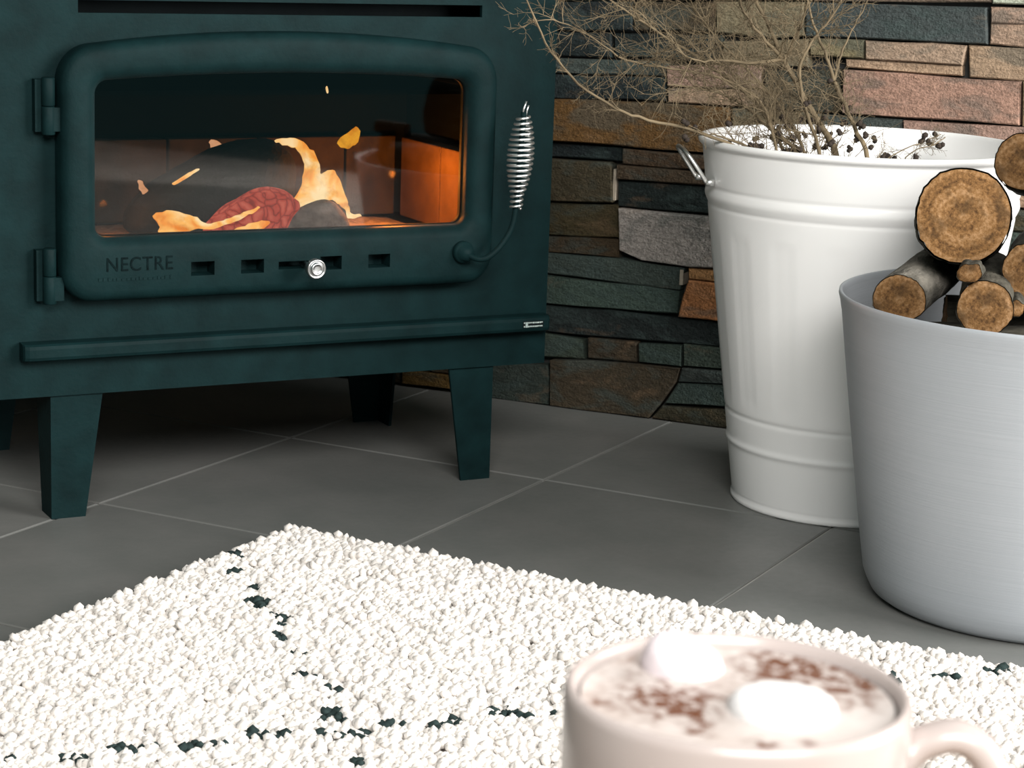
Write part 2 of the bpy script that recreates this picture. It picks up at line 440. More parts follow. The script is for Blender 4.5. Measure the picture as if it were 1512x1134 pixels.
ST = {"c1":[[0.422,0.61],[0.658,0.616],[0.659,0.606],[0.423,0.597]],"c1b":[[0.661,0.616],[0.717,0.616],[0.718,0.606],[0.662,0.605]],"c2":[[0.414,0.593],[0.469,0.594],[0.654,0.598],[0.659,0.553],[0.537,0.552],[0.416,0.55]],"c3":[[0.66,0.599],[0.723,0.6],[0.725,0.581],[0.662,0.58]],"c4":[[0.661,0.578],[0.725,0.579],[0.727,0.551],[0.662,0.553]],"c5":[[0.422,0.546],[0.495,0.548],[0.496,0.525],[0.424,0.525]],"c6":[[0.498,0.547],[0.632,0.548],[0.628,0.524],[0.5,0.524]],"c7":[[0.635,0.549],[0.727,0.549],[0.731,0.508],[0.639,0.509]],"c8":[[0.472,0.521],[0.627,0.522],[0.628,0.51],[0.473,0.512]],"c9":[[0.472,0.507],[0.706,0.506],[0.709,0.452],[0.474,0.451]],"c10":[[0.437,0.446],[0.554,0.447],[0.556,0.422],[0.439,0.42]],"c10b":[[0.557,0.446],[0.736,0.448],[0.738,0.421],[0.559,0.422]],"c11":[[0.71,0.506],[0.753,0.505],[0.757,0.452],[0.714,0.451]],"b1":[[0.288,0.588],[0.41,0.593],[0.413,0.55],[0.369,0.545],[0.29,0.548]],"b0":[[0.287,0.603],[0.418,0.61],[0.419,0.597],[0.288,0.591]],"b2":[[0.301,0.535],[0.419,0.545],[0.421,0.509],[0.302,0.508]],"b3":[[0.361,0.5],[0.464,0.507],[0.47,0.452],[0.364,0.451]],"b3b":[[0.318,0.446],[0.433,0.447],[0.434,0.422],[0.319,0.419]],"a1":[[0.139,0.537],[0.296,0.544],[0.298,0.509],[0.141,0.506]],"a2":[[0.17,0.582],[0.285,0.587],[0.287,0.549],[0.172,0.544]],"a3":[[0.222,0.497],[0.356,0.506],[0.358,0.477],[0.224,0.471]],"a3b":[[0.224,0.467],[0.359,0.473],[0.36,0.452],[0.225,0.449]],"a4a":[[0.03,0.576],[0.166,0.581],[0.168,0.544],[0.032,0.539]],"a4b":[[0.032,0.534],[0.134,0.538],[0.136,0.505],[0.033,0.503]],"a4c":[[0.033,0.497],[0.218,0.503],[0.219,0.484],[0.034,0.479]],"a4d":[[0.034,0.475],[0.219,0.481],[0.221,0.45],[0.036,0.443]],"a0":[[0.029,0.591],[0.283,0.603],[0.284,0.591],[0.03,0.579]],"a5":[[0.036,0.44],[0.224,0.446],[0.314,0.446],[0.317,0.385],[0.256,0.385],[0.161,0.385],[0.038,0.383]],"d1":[[0.038,0.379],[0.158,0.381],[0.157,0.362],[0.101,0.362],[0.039,0.359]],"d2":[[0.162,0.379],[0.3,0.38],[0.301,0.36],[0.163,0.359]],"d3":[[0.155,0.356],[0.301,0.356],[0.302,0.339],[0.156,0.337]],"d4":[[0.039,0.356],[0.141,0.358],[0.147,0.353],[0.15,0.304],[0.042,0.297]],"d5":[[0.155,0.333],[0.303,0.336],[0.307,0.3],[0.157,0.298]],"d6":[[0.042,0.294],[0.157,0.299],[0.159,0.254],[0.044,0.248]],"d7":[[0.044,0.244],[0.159,0.25],[0.161,0.225],[0.045,0.223]],"d8":[[0.161,0.295],[0.307,0.296],[0.313,0.229],[0.269,0.224],[0.199,0.227],[0.166,0.238]],"d9":[[0.045,0.221],[0.168,0.224],[0.261,0.219],[0.256,0.19],[0.151,0.191],[0.046,0.193]],"d10":[[0.046,0.189],[0.151,0.187],[0.255,0.186],[0.253,0.156],[0.153,0.152],[0.048,0.149]],"e1":[[0.269,0.22],[0.321,0.222],[0.322,0.206],[0.27,0.207]],"e2":[[0.27,0.204],[0.322,0.203],[0.327,0.15],[0.258,0.152],[0.262,0.178]],"e3":[[0.048,0.144],[0.153,0.148],[0.327,0.146],[0.331,0.115],[0.262,0.113],[0.191,0.111],[0.05,0.107]],"e4":[[0.05,0.103],[0.111,0.1],[0.115,0.074],[0.051,0.07]],"e5":[[0.121,0.104],[0.194,0.106],[0.196,0.079],[0.122,0.076]],"e6":[[0.198,0.104],[0.262,0.109],[0.263,0.08],[0.2,0.079]],"e7":[[0.265,0.111],[0.335,0.112],[0.339,0.084],[0.267,0.081]],"f1":[[0.066,0.066],[0.125,0.072],[0.197,0.075],[0.262,0.076],[0.257,0.056],[0.236,0.024],[0.22,0.002],[0.069,0.001]],"f2":[[-0.057,0.05],[0.06,0.058],[0.064,0.038],[0.064,0.001],[-0.055,0.001]],"f3":[[0.266,0.077],[0.339,0.08],[0.34,0.065],[0.262,0.059]],"f4":[[0.26,0.054],[0.34,0.061],[0.344,0.031],[0.242,0.024]],"f5":[[0.239,0.019],[0.346,0.027],[0.349,0.001],[0.224,0.001]]}
SCOL = dict(c1=C_UMBER, c1b=C_GREY, c2=C_SLATE, c3=C_TAN, c4=C_PINK, c5=C_UMBER, c6=C_TAN, c7=C_PINK, c8=C_TAN, c9=C_PINK, c10=C_GREEN, c10b=C_PINK, c11=C_TAN,
    b0=C_UMBER, b1=C_UMBER, b2=C_UMBER, b3=C_OLIVE, b3b=C_UMBER, a0=C_GREEN, a1=C_DARK, a2=C_OLIVE, a3=C_PINK, a3b=C_TAN, a4a=C_DARK, a4b=C_DARK, a4c=C_GREEN, a4d=C_DARK, a5=C_RUST,
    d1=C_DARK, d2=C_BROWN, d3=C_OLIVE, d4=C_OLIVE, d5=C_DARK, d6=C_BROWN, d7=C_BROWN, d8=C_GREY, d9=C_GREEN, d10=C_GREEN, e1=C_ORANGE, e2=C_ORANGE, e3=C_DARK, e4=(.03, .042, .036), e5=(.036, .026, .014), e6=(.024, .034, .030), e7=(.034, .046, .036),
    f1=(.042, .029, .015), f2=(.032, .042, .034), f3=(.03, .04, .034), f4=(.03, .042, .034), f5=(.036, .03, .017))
SD = dict(a5=.006, d8=.006, c9=.005, c2=.003, e3=-.006, d5=-.005, d1=-.006, a4c=-.002, a1=-.005, c8=-.005, f1=.006, e1=.003, e2=.004, d4=.005, d9=.001)
rs = random.Random(3)
for k in ('d2', 'd3', 'd5', 'd8', 'e1', 'e2', 'e3', 'e7', 'f3', 'f4', 'f5'): ST[k] = [[.3495 if p[0] > .295 else p[0], p[1]] for p in ST[k]]
ST['c10b'] = [[.758 if p[0] > .7 else p[0], p[1]] for p in ST['c10b']]
ST['a5b'] = [[.320, .386], [.3495, .386], [.3495, .416], [.320, .416]]; SCOL['a5b'] = C_OLIVE
for k, poly in ST.items(): stone(wr, [tuple(p) for p in poly], SCOL[k], rs, SD.get(k))
def rows(s0, s1, z0, z1, rr):
    out = []; z = z0
    while z < z1 - .004:
        h = min(rr.choice((.024, .03, .038, .046, .056)), z1 - z)
        if z1 - (z + h) < .016: h = z1 - z
        s = s0
        while s < s1 - .004:
            wd = min(rr.uniform(.09, .27), s1 - s)
            if s1 - (s + wd) < .05: wd = s1 - s
            g = .0018; j = lambda: rr.uniform(-.001, .001)
            out.append([(s + g, z + g + j()), (s + wd - g, z + g + j()), (s + wd - g, z + h - g + j()), (s + g, z + h - g + j())])
            s += wd
        z += h
    return out
for rect in ((-.6, .028, .062, .62), (-.6, -.06, .002, .06), (.352, .76, .002, .418), (.762, 1.75, .002, .62), (.727, .76, .508, .62), (-.6, 1.75, .622, .76)):
    for poly in rows(*rect, rs): stone(wr, poly, rs.choice(PAL), rs)
# pale mortar smears in two joints
MB().box((.1495, .0, .306), (.1535, .024, .350)).build('mortar_joint', M['mortar_light'], wr)
MB().box((.2555, .0, .196), (.2605, .024, .2175)).build('mortar_joint', M['mortar_light'], wr)
mb = MB()
for poly in rows(-.6, 2.15, .764, 2.39, rs): stone_geo(mb, poly, rs.uniform(-.006, .006), rs)
o = mb.build('upper_stones', M['stone'], wr); o.color = (.13, .10, .07, 1); tag(o, kind='stuff')
mb = MB()
for poly in rows(-2.55, -.03, .002, 2.39, rs): stone_geo(mb, poly, rs.uniform(-.006, .006), rs)
o = mb.build('stones', M['stone'], wl); o.color = (.10, .085, .06, 1); tag(o, kind='stuff')

# ------------------------------------------------------------------ wood stove
SYAW = radians(27.69)
stove = empty('wood_stove', (-.2704, 2.5712, 0), SYAW)
tag(stove, 'dark cast iron wood stove with arched glass door and spring handle', 'stove')
b = MB()
XB, ZB, ZT, DP = .350, .145, .665, .42
OX0, OX1, OZ0, OZ1 = -.245, .238, .305, .515
SZ0, SZ1 = .5735, .5875
b.box((-XB, 0, ZB), (-XB + .006, DP, ZT)); b.box((XB - .006, 0, ZB), (XB, DP, ZT))
b.box((-XB + .006, DP - .006, ZB), (XB - .006, DP, ZT))
b.box((-XB + .006, 0, ZB), (XB - .006, DP - .006, ZB + .006))
b.box((-XB + .006, 0, ZB + .006), (XB - .006, .006, OZ0))
b.box((-XB + .006, 0, OZ0), (OX0, .006, OZ1)); b.box((OX1, 0, OZ0), (XB - .006, .006, OZ1))
b.box((-XB + .006, 0, OZ1), (XB - .006, .006, SZ0))
b.box((-XB + .006, 0, SZ0), (-.248, .006, SZ1)); b.box((.247, 0, SZ0), (XB - .006, .006, SZ1))
b.box((-XB + .006, 0, SZ1), (XB - .006, .006, ZT))
body = b.build('body', M['stove'], stove)
t_ = MB().box((-.362, -.012, ZT), (.362, DP + .01, ZT + .010)).build('top_plate', M['stove'], stove); bevel(t_, .003)
MB().box((-.26, .05, SZ0 - .01), (.26, .056, SZ1 + .02)).build('slot_baffle', M['stove_dark'], stove)
# firebox lining
FX, FY, FZ0, FZ1 = .262, .272, .298, .53
fb = MB()
fb.box((-FX - .03, .008, FZ0 - .012), (FX + .03, FY + .03, FZ0))
fb.box((-FX - .03, .008, FZ1), (FX + .03, FY + .03, FZ1 + .006))
fb.box((-FX - .03, .008, FZ0), (-FX - .026, FY + .03, FZ1)); fb.box((FX + .026, .008, FZ0), (FX + .03, FY + .03, FZ1))
fb.box((-FX - .03, FY + .026, FZ0), (FX + .03, FY + .03, FZ1))
fb.build('firebox', M['void'], stove)
bk = MB().box((-.0595, -.012, 0), (.0595, .012, .104)).mesh('brick'); bk_lit = bk.copy()
def brick(x, y, rot, lit=False):
    o = obj('brick', bk_lit if lit else bk, M['firebrick'] if lit else M['sooty_brick'], stove); o.location = (x, y, FZ0 + .001); o.rotation_euler = (0, 0, rot); bevel(o, .002); return o
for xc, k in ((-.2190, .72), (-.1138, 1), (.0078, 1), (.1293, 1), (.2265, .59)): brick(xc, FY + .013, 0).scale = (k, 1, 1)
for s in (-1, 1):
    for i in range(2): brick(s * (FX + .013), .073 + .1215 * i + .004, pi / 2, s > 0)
# baffle plate
bf = MB().box((-FX - .02, .07, .476), (FX + .02, FY + .02, .482)).build('baffle', M['void'], stove)
# door
def contour(xl, xr, zb, zs, zm, r, y, rt=None):
    """rounded rectangle with an arched top; same number of points each time"""
    rt = rt or r; pts = []
    arc = lambda cx_, cz_, a0, a1, r_: [(cx_ + r_ * cos(radians(a0 + (a1 - a0) * i / 8)), cz_ + r_ * sin(radians(a0 + (a1 - a0) * i / 8))) for i in range(9)]
    pts += arc(xl + r, zb + r, 180, 270, r)
    pts += [(xl + r + (xr - xl - 2 * r) * i / 12, zb) for i in range(1, 12)]
    pts += arc(xr - r, zb + r, 270, 360, r)
    pts += [(xr, zb + r + (zs - rt - zb - r) * i / 6) for i in range(1, 6)]
    pts += arc(xr - rt, zs - rt, 0, 78, rt)
    x1, z1 = pts[-1]
    lft = arc(xl + rt, zs - rt, 102, 180, rt); x2 = lft[0][0]
    pts += [(x1 + (x2 - x1) * i / 16, z1 + (zm - z1) * (1 - (2 * i / 16 - 1) ** 2)) for i in range(1, 16)]
    pts += lft
    pts += [(xl, zs - rt + (zb + r - zs + rt) * i / 6) for i in range(1, 6)]
    return [Vector((x, y, z)) for x, z in pts]
door = empty('door', (0, 0, 0)); door.parent = stove
OUT = lambda y, i=0: contour(-.275 + i, .258 - i, .256 + i, .541 - i, .5555 - i, .034 - i * .5, y, .042 - i * .5)
INN = lambda y, i=0: contour(-.236 - i, .2215 + i, .3275 - i, .502 + i, .5095 + i, .013 + i * .6, y, .016 + i * .6)
dm = MB().loft([OUT(-.001), OUT(-.022), OUT(-.027, .002), OUT(-.0315, .007), OUT(-.033, .013), INN(-.033, .014), INN(-.031, .007), INN(-.024, .001), INN(-.0195, 0), INN(-.001, 0)], closed=True)
dme = dm.mesh('door_frame')
dfr = obj('frame', dme, M['stove'], door)
cut = MB()
VZ0, VZ1 = .2815, .2975
for (a, c_) in ((-.128, -.100), (-.068, -.040), (.030, .057), (.091, .119)): cut.box((a, -.06, VZ0), (c_, -.008, VZ1))
cut.box((-.022, -.06, .2845), (.028, -.008, .2935))
cme = cut.mesh('cut'); co = obj('cut', cme, None, door)
md = dfr.modifiers.new('vents', 'BOOLEAN'); md.operation = 'DIFFERENCE'; md.solver = 'EXACT'; md.object = co
bpy.context.view_layer.update()
dg = bpy.context.evaluated_depsgraph_get()
nme = bpy.data.meshes.new_from_object(dfr.evaluated_get(dg))
dfr.modifiers.clear(); dfr.data = nme; dfr.data.name = 'door_frame'
bpy.data.objects.remove(co, do_unlink=True)
ev = dfr.modifiers.new('split', 'EDGE_SPLIT'); ev.split_angle = radians(42)
MB().box((-.24, -.0145, .318), (.2255, -.0105, .515)).build('glass', M['glass'], door)
gk = MB().loft([INN(-.0105, .004), INN(-.0105, -.001), INN(-.006, -.001), INN(-.006, .004)], closed=True).build('gasket', M['stove_dark'], door)
MB().box((-.135, -.0075, .278), (.125, -.0005, .301)).build('vent_backing', M['void'], door)  # near-black plate paints the shade inside the vent holes
# lettering
def text_mesh(s, size, ext, name):
    cu_ = bpy.data.curves.new(name, 'FONT'); cu_.body = s; cu_.size = size; cu_.extrude = ext
    cu_.align_x = 'LEFT'; cu_.space_character = 1.08
    to = bpy.data.objects.new(name, cu_); COL.objects.link(to); bpy.context.view_layer.update()
    me = bpy.data.meshes.new_from_object(to.evaluated_get(bpy.context.evaluated_depsgraph_get()))
    bpy.data.objects.remove(to, do_unlink=True); return me
lo = obj('lettering', text_mesh('NECTRE', .0225, .0004, 'lettering'), M['letter'], door)
lo.location = (-.228, -.0334, .2905); lo.rotation_euler = (pi / 2, 0, 0); lo.scale = (.90, 1, 1)
lo['label'] = 'worn raised lettering below the glass'
lb = MB()
rl = random.Random(5); x = -.236
while x < -.152:
    w_ = rl.uniform(.0025, .0045); lb.box((x, -.0338, .2795), (x + w_, -.032, .2795 + rl.uniform(.0022, .0042))); x += w_ + .0016
lb.build('worn_line', M['stove'], door)
# hinges
for z0_ in (.442, .254):
    hg = MB()
    for k in (0, 1):
        zz = z0_ + .0315 * k
        hg.lathe([(.0001, zz), (.0066, zz), (.0074, zz + .001), (.0074, zz + .0300), (.0066, zz + .031), (.0001, zz + .031)], 20, Matrix.Translation((-.2865, -.016, 0)))
    h = hg.build('hinge', M['stove'], door)
    MB().box((-.300, -.012, z0_ + .003), (-.290, .0, z0_ + .060)).build('hinge_plate', M['stove'], h)
    MB().box((-.284, -.022, z0_ + .004), (-.272, -.012, z0_ + .030)).build('hinge_strap', M['stove'], h)
# air knob
ry = Matrix.Translation((.011, 0, .289)) @ Matrix.Rotation(pi / 2, 4, 'X')
kn = MB().lathe([(.0001, .028), (.0042, .028), (.0042, .050), (.0060, .051), (.0088, .054), (.0112, .060), (.0118, .066), (.0112, .069), (.0098, .0695), (.0092, .0680), (.0078, .0680), (.0074, .0712), (.0055, .0716), (.0046, .0700), (.0030, .0698), (.0001, .0698)], 32, ry)
kn = kn.build('air_knob', M['steel'], door); kn['label'] = 'stepped silver air control knob'
# door handle
hd = empty('handle', (0, 0, 0)); hd.parent = door
bo = Matrix.Translation((.214, 0, .296)) @ Matrix.Rotation(pi / 2, 4, 'X')
MB().lathe([(.0001, .028), (.0135, .028), (.0135, .038), (.0120, .041), (.0090, .042), (.0085, .050), (.0001, .0515)], 28, bo).build('pivot_boss', M['stove'], hd)
arm = chaikin([(.214, -.046, .2945), (.226, -.058, .289), (.238, -.062, .294), (.254, -.062, .309), (.266, -.062, .328), (.2695, -.062, .352), (.2725, -.062, .40), (.2755, -.062, .466)], 2, False)
MB().tube(arm, .0036, 12).build('arm', M['stove'], hd)
sp = MB(); pts = []
turns = 18; nz = turns * 22
for i in range(nz + 1):
    f = i / nz
    z = .350 + .111 * f
    ax = .2695 + .0062 * f
    r = .0068 + .0082 * (sin(pi * min(1, max(0, (f - .16) / .84))) ** .8 if f > .16 else 0)
    a = 2 * pi * turns * f
    pts.append((ax + r * cos(a), -.062 + r * sin(a), z))
sp.tube(pts, .0016, 6)
sp.tube([(.2735, -.0625, .460), (.2745, -.0635, .470), (.2775, -.064, .479)], .0012, 6)
sp.tube([(.2790, -.0610, .460), (.2800, -.0615, .468), (.2815, -.062, .474)], .0012, 6)
so = sp.build('spring_grip', M['chrome'], hd); so['label'] = 'chrome coil spring grip'
# ash lip
lip = MB()
prof = [(.0, .1895), (-.017, .1895), (-.0205, .1910), (-.0222, .1945), (-.0222, .2035), (-.0212, .2072), (-.018, .2090), (-.008, .2095), (0, .2095)]
L = []
for xx, k in ((-.317, .70), (-.3155, .86), (-.311, .96), (-.304, 1), (.336, 1), (.342, .97), (.3445, .9), (.3455, .8)):
    L.append([(xx, y * k if y < -.01 else y, z) for y, z in prof])
lip.loft(L, smooth=False, cap0=True, cap1=True)
lp = lip.build('ash_lip', M['stove'], stove)
bd = MB().box((.306, -.0228, .1955), (.3345, -.0221, .2038)).build('badge', M['stove_dark'], lp); bd['label'] = 'small worn metal badge'
bt = MB(); rl = random.Random(9)
for zz in (.1962, .2008):
    x = .307
    while x < .3325:
        w_ = rl.uniform(.001, .0024); bt.box((x, -.0232, zz + rl.uniform(0, .0006)), (x + w_, -.0227, zz + .0020)); x += w_ + .0006
bt.box((.3095, -.0232, .1962), (.3125, -.0227, .2025))
bt.build('badge_print', M['badge'], lp)
# legs: pressed plates, tapering inward
def leg(x_out, sgn, y0, ysgn):
    g = MB(); T = .004; zt = ZB + .002
    # face plate
    xo = x_out; wt_, wb = .061, .040
    xi_t, xi_b = xo - sgn * wt_, xo - sgn * wb
    ya, yb = y0, y0 + ysgn * T
    P = [(xo, ya, 0), (xi_b, ya, 0), (xi_t, ya, zt), (xo, ya, zt)]
    Q = [(p[0], yb, p[2]) for p in P]
    g.add(P + Q, [(0, 1, 2, 3), (7, 6, 5, 4), (0, 4, 5, 1), (1, 5, 6, 2), (2, 6, 7, 3), (3, 7, 4, 0)])
    xb = xo - sgn * T
    P = [(xo, yb, 0), (xo, y0 + ysgn * .040, 0), (xo, y0 + ysgn * .061, zt), (xo, yb, zt)]
    Q = [(xb, p[1], p[2]) for p in P]
    g.add(P + Q, [(0, 1, 2, 3), (7, 6, 5, 4), (0, 4, 5, 1), (1, 5, 6, 2), (2, 6, 7, 3), (3, 7, 4, 0)])
    return g.build('leg', M['stove'], stove)
leg(-.281, -1, .004, 1); leg(.280, 1, .004, 1); leg(-.281, -1, .345, -1); leg(.280, 1, .345, -1)

# things in the firebox (built in the stove's frame, then placed in the room)
SM = Matrix.Translation((-.2704, 2.5712, 0)) @ Matrix.Rotation(SYAW, 4, 'Z')
def place(o, at):
    """o built in stove coordinates around 'at'"""
    o.data.transform(Matrix.Translation(-Vector(at))); o.matrix_world = SM @ Matrix.Translation(at)
    return o
def blob(outline, y0, half, name, mat, seed=1, rough=.004, zmin=None):
    pts = chaikin([(x, 0, z) for x, z in outline], 2)
    cen = sum(pts, Vector()) / len(pts); loops = []
    for i in range(9):
        tt = -1 + 2 * i / 8
        k = max(.12, (1 - abs(tt) ** 2.6)) ** .5
        lp_ = []
        for p in pts:
            q = cen + (p - cen) * k
            nv = noise.noise_vector(Vector((q.x * 45 + seed * 9, tt * 2.2, q.z * 45)))
            q = q + nv * rough
            if zmin: q.z = max(q.z, zmin)
            lp_.append((q.x, y0 + tt * half + nv.y * rough, q.z))
        loops.append(lp_)
    o = MB().loft(loops, cap0=True, cap1=True).build(name, mat)
    return place(o, (cen.x, y0, FZ0))
lg = blob([(-.146, .300), (-.150, .325), (-.136, .347), (-.109, .367), (-.067, .390), (-.029, .408), (.018, .4185), (.050, .411), (.066, .387), (.064, .354), (.055, .301)], .145, .058, 'charred_log', M['char'], 2, .0025, FZ0 + .0005)
tag(lg, 'big black charred log burning behind the stove glass', 'log')
eb = blob([(-.082, .300), (-.078, .318), (-.062, .338), (-.040, .354), (-.006, .366), (.020, .362), (.045, .350), (.035, .325), (.03, .300)], .066, .022, 'ember_log', M['ember'], 5, .0045, FZ0 + .0005)
tag(eb, 'glowing red ember log in front of the charred log', 'ember')
ah = blob([(.012, .300), (.016, .324), (.038, .341), (.069, .352), (.091, .346), (.105, .325), (.108, .300)], .064, .018, 'ashy_chunk', M['ash'], 8, .003, FZ0 + .0005)
tag(ah, 'grey ashy wood chunk at right of the fire', 'ash chunk')
abm = MB()
ra = random.Random(11)
NX, NY = 40, 16; vv = []; ff = []
for j in range(NY + 1):
    for i in range(NX + 1):
        x = -.24 + .48 * i / NX; y = .03 + .22 * j / NY
        e = min(1, min(i, NX - i) / 4, min(j, NY - j) / 2)
        vv.append((x, y, FZ0 + .0005 + e * (.006 + .006 * noise.noise(Vector((x * 60, y * 60, 2))))))
for j in range(NY):
    for i in range(NX):
        a = j * (NX + 1) + i; ff.append((a, a + 1, a + NX + 2, a + NX + 1))
abm.add(vv, ff, True)
ab = place(abm.build('ash_bed', M['ash']), (0, .14, FZ0)); tag(ab, 'layer of grey ash covering the firebox floor', 'ash', kind='stuff')
fire = empty('fire', (0, 0, 0)); fire.matrix_world = SM @ Matrix.Translation((0, .12, FZ0))
tag(fire, 'orange flames licking around the charred log inside the stove', 'fire')
FL = {"main":[0.074,[[0.012,0.4231],[0.0297,0.4251],[0.0424,0.4241],[0.0621,0.4104],[0.0719,0.3898],[0.0699,0.38],[0.0807,0.3829],[0.0895,0.3858],[0.0964,0.376],[0.1052,0.3564],[0.1111,0.3397],[0.1151,0.3289],[0.1268,0.3299],[0.1268,0.325],[0.1111,0.323],[0.1043,0.3377],[0.0944,0.3456],[0.0787,0.3505],[0.063,0.3436],[0.0444,0.3358],[0.0267,0.3279],[0.0189,0.3309],[0.0355,0.3456],[0.0463,0.3623],[0.0513,0.3868],[0.0493,0.4025],[0.0385,0.4133],[0.0149,0.4182]]],"detached":[0.13,[[0.116,0.414],[0.133,0.424],[0.146,0.433],[0.149,0.416],[0.136,0.405],[0.124,0.403]]],"spark":[0.06,[[0.071,0.486],[0.074,0.488],[0.076,0.479],[0.073,0.478]]],"lowleft":[0.032,[[-0.1548,0.344],[-0.1323,0.3479],[-0.1038,0.3421],[-0.0872,0.3303],[-0.0705,0.3332],[-0.0489,0.3391],[-0.0283,0.347],[-0.0195,0.3509],[-0.0254,0.343],[-0.0489,0.3332],[-0.0744,0.3234],[-0.0989,0.3254],[-0.1284,0.3185],[-0.147,0.3195],[-0.1421,0.3293]]],"left":[0.14,[[-0.138,0.372],[-0.128,0.368],[-0.119,0.351],[-0.124,0.339],[-0.129,0.352]]],"topleft":[0.19,[[-0.0287,0.4115],[-0.0175,0.4095],[0.0038,0.4004],[-0.0094,0.3922],[-0.0236,0.3933]]],"edge":[0.1,[[-0.11,0.366],[-0.088,0.381],[-0.066,0.39],[-0.092,0.373]]],"lowright":[0.035,[[-0.052,0.3234],[-0.0313,0.3293],[-0.0096,0.3323],[-0.0037,0.3283],[-0.0224,0.3185],[-0.0481,0.3165]]]}
FMAT = dict(main='flame', detached='flame_orange', spark='flame', lowleft='flame', left='flame_soft', topleft='flame_soft', edge='flame', lowright='flame')
for k, (d, outl) in FL.items():
    q = [(s_, 0, z_) for s_, z_ in outl]
    pts = chaikin(q, 2)
    pts = [p + Vector((noise.noise(Vector((p.x * 210, 1.5, p.z * 210))), 0, noise.noise(Vector((p.x * 210, 7.5, p.z * 210))))) * (.0022 if k != 'spark' else 0) for p in pts]
    N = len(pts); th = .0035 if k != 'spark' else .0012
    ar = sum(pts[i].x * pts[(i + 1) % N].z - pts[(i + 1) % N].x * pts[i].z for i in range(N))
    ins = []
    for i in range(N):
        tg_ = (pts[(i + 1) % N] - pts[i - 1]).normalized(); nn = Vector((-tg_.z, 0, tg_.x)) * (1 if ar > 0 else -1)
        ins.append(pts[i] + nn * (.0013 if k != 'spark' else .0005))
    wv = lambda p: .003 * noise.noise(Vector((p.x * 40, 3, p.z * 40)))
    mb = MB()
    mb.loft([[(p.x, d - .12 + wv(p) - th, p.z - FZ0) for p in ins], [(p.x, d - .12 + wv(p), p.z - FZ0) for p in pts], [(p.x, d - .12 + wv(p) + th, p.z - FZ0) for p in ins]], cap0=True, cap1=True)
    o = mb.build('flame' if k != 'spark' else 'spark', M[FMAT[k]], fire)
for (lx, ly, lz, en) in ((.185, -.015, .075, 2.0), (-.19, -.03, .05, .3)):
    pl = bpy.data.lights.new('fire_glow', 'POINT'); pl.energy = en; pl.color = (1, .27, .03); pl.shadow_soft_size = .004
    po = bpy.data.objects.new('fire_glow', pl); COL.objects.link(po); po.parent = fire; po.location = (lx, ly, lz)

# ------------------------------------------------------------------ white bucket
BC = Vector((.4123, 2.6639, 0)); RB, RT, BH = .1336, .195, .4436
bucket = empty('white_bucket', BC); tag(bucket, 'tall white enamel metal bucket holding dry branches', 'bucket')
def br_(z): return RB + (RT - RB) * z / BH
prof = [(.0001, .006), (RB - .004, .006), (RB - .003, .0), (RB + .001, .0), (RB + .0025, .002), (RB + .0025, .006), (RB + .0005, .009)]
gs = lambda z, c, w: math.exp(-((z - c) / w) ** 2)
bead = lambda z: .0022 * gs(z, .3755, .0065) - .0009 * gs(z, .3865, .0022) - .0009 * gs(z, .3645, .0022) - .0014 * gs(z, .1145, .0028) + .0020 * gs(z, .0765, .0038)
NZ = 230
for i in range(NZ + 1):
    z = .012 + (BH - .022) * i / NZ
    prof.append((br_(z) + bead(z), z))
zt = BH
prof += [(RT + .0012, zt - .008), (RT + .0032, zt - .006), (RT + .0042, zt - .003), (RT + .0034, zt), (RT + .0012, zt + .0012), (RT - .001, zt), (RT - .002, zt - .004), (br_(.40) - .002, .40), (br_(.2) - .002, .2), (RB - .002, .010), (.0001, .009)]
def flute(r, z, a):
    if .125 < z < .340 and r > br_(z) - .0015:
        e = min(1, (z - .125) / .012, (.340 - z) / .012)
        return r - .0006 * e * (0.5 + 0.5 * math.tanh(7 * (cos(a * 17) - .25)))
    return r
MB().lathe(prof, 204, rfun=flute).build('shell', M['white'], bucket)
hang = math.atan2(2.640 - BC.y, .225 - BC.x)
for s in (0, pi):
    a = hang + s; rad = Vector((cos(a), sin(a), 0)); tan = Vector((-sin(a), cos(a), 0))
    z0_ = .400; r0 = br_(z0_)
    for q in (-1, 1):
        c0 = rad * (r0 + .003) + tan * (.030 * q) + Vector((0, 0, z0_ - .006))
        MB().tube([c0 - rad * .004, c0 + rad * .006], .0042, 12).build('handle_ear', M['chrome'], bucket)
    hp = [rad * (r0 + .008) + tan * -.030 + Vector((0, 0, z0_ - .006)), rad * (r0 + .022) + tan * -.031 + Vector((0, 0, z0_ + .014)), rad * (r0 + .034) + tan * -.026 + Vector((0, 0, z0_ + .030)), rad * (r0 + .037) + Vector((0, 0, z0_ + .034)), rad * (r0 + .034) + tan * .026 + Vector((0, 0, z0_ + .030)), rad * (r0 + .022) + tan * .031 + Vector((0, 0, z0_ + .014)), rad * (r0 + .008) + tan * .030 + Vector((0, 0, z0_ - .006))]
    MB().tube(chaikin(hp, 2, False), .0026, 8).build('side_handle', M['chrome'], bucket)

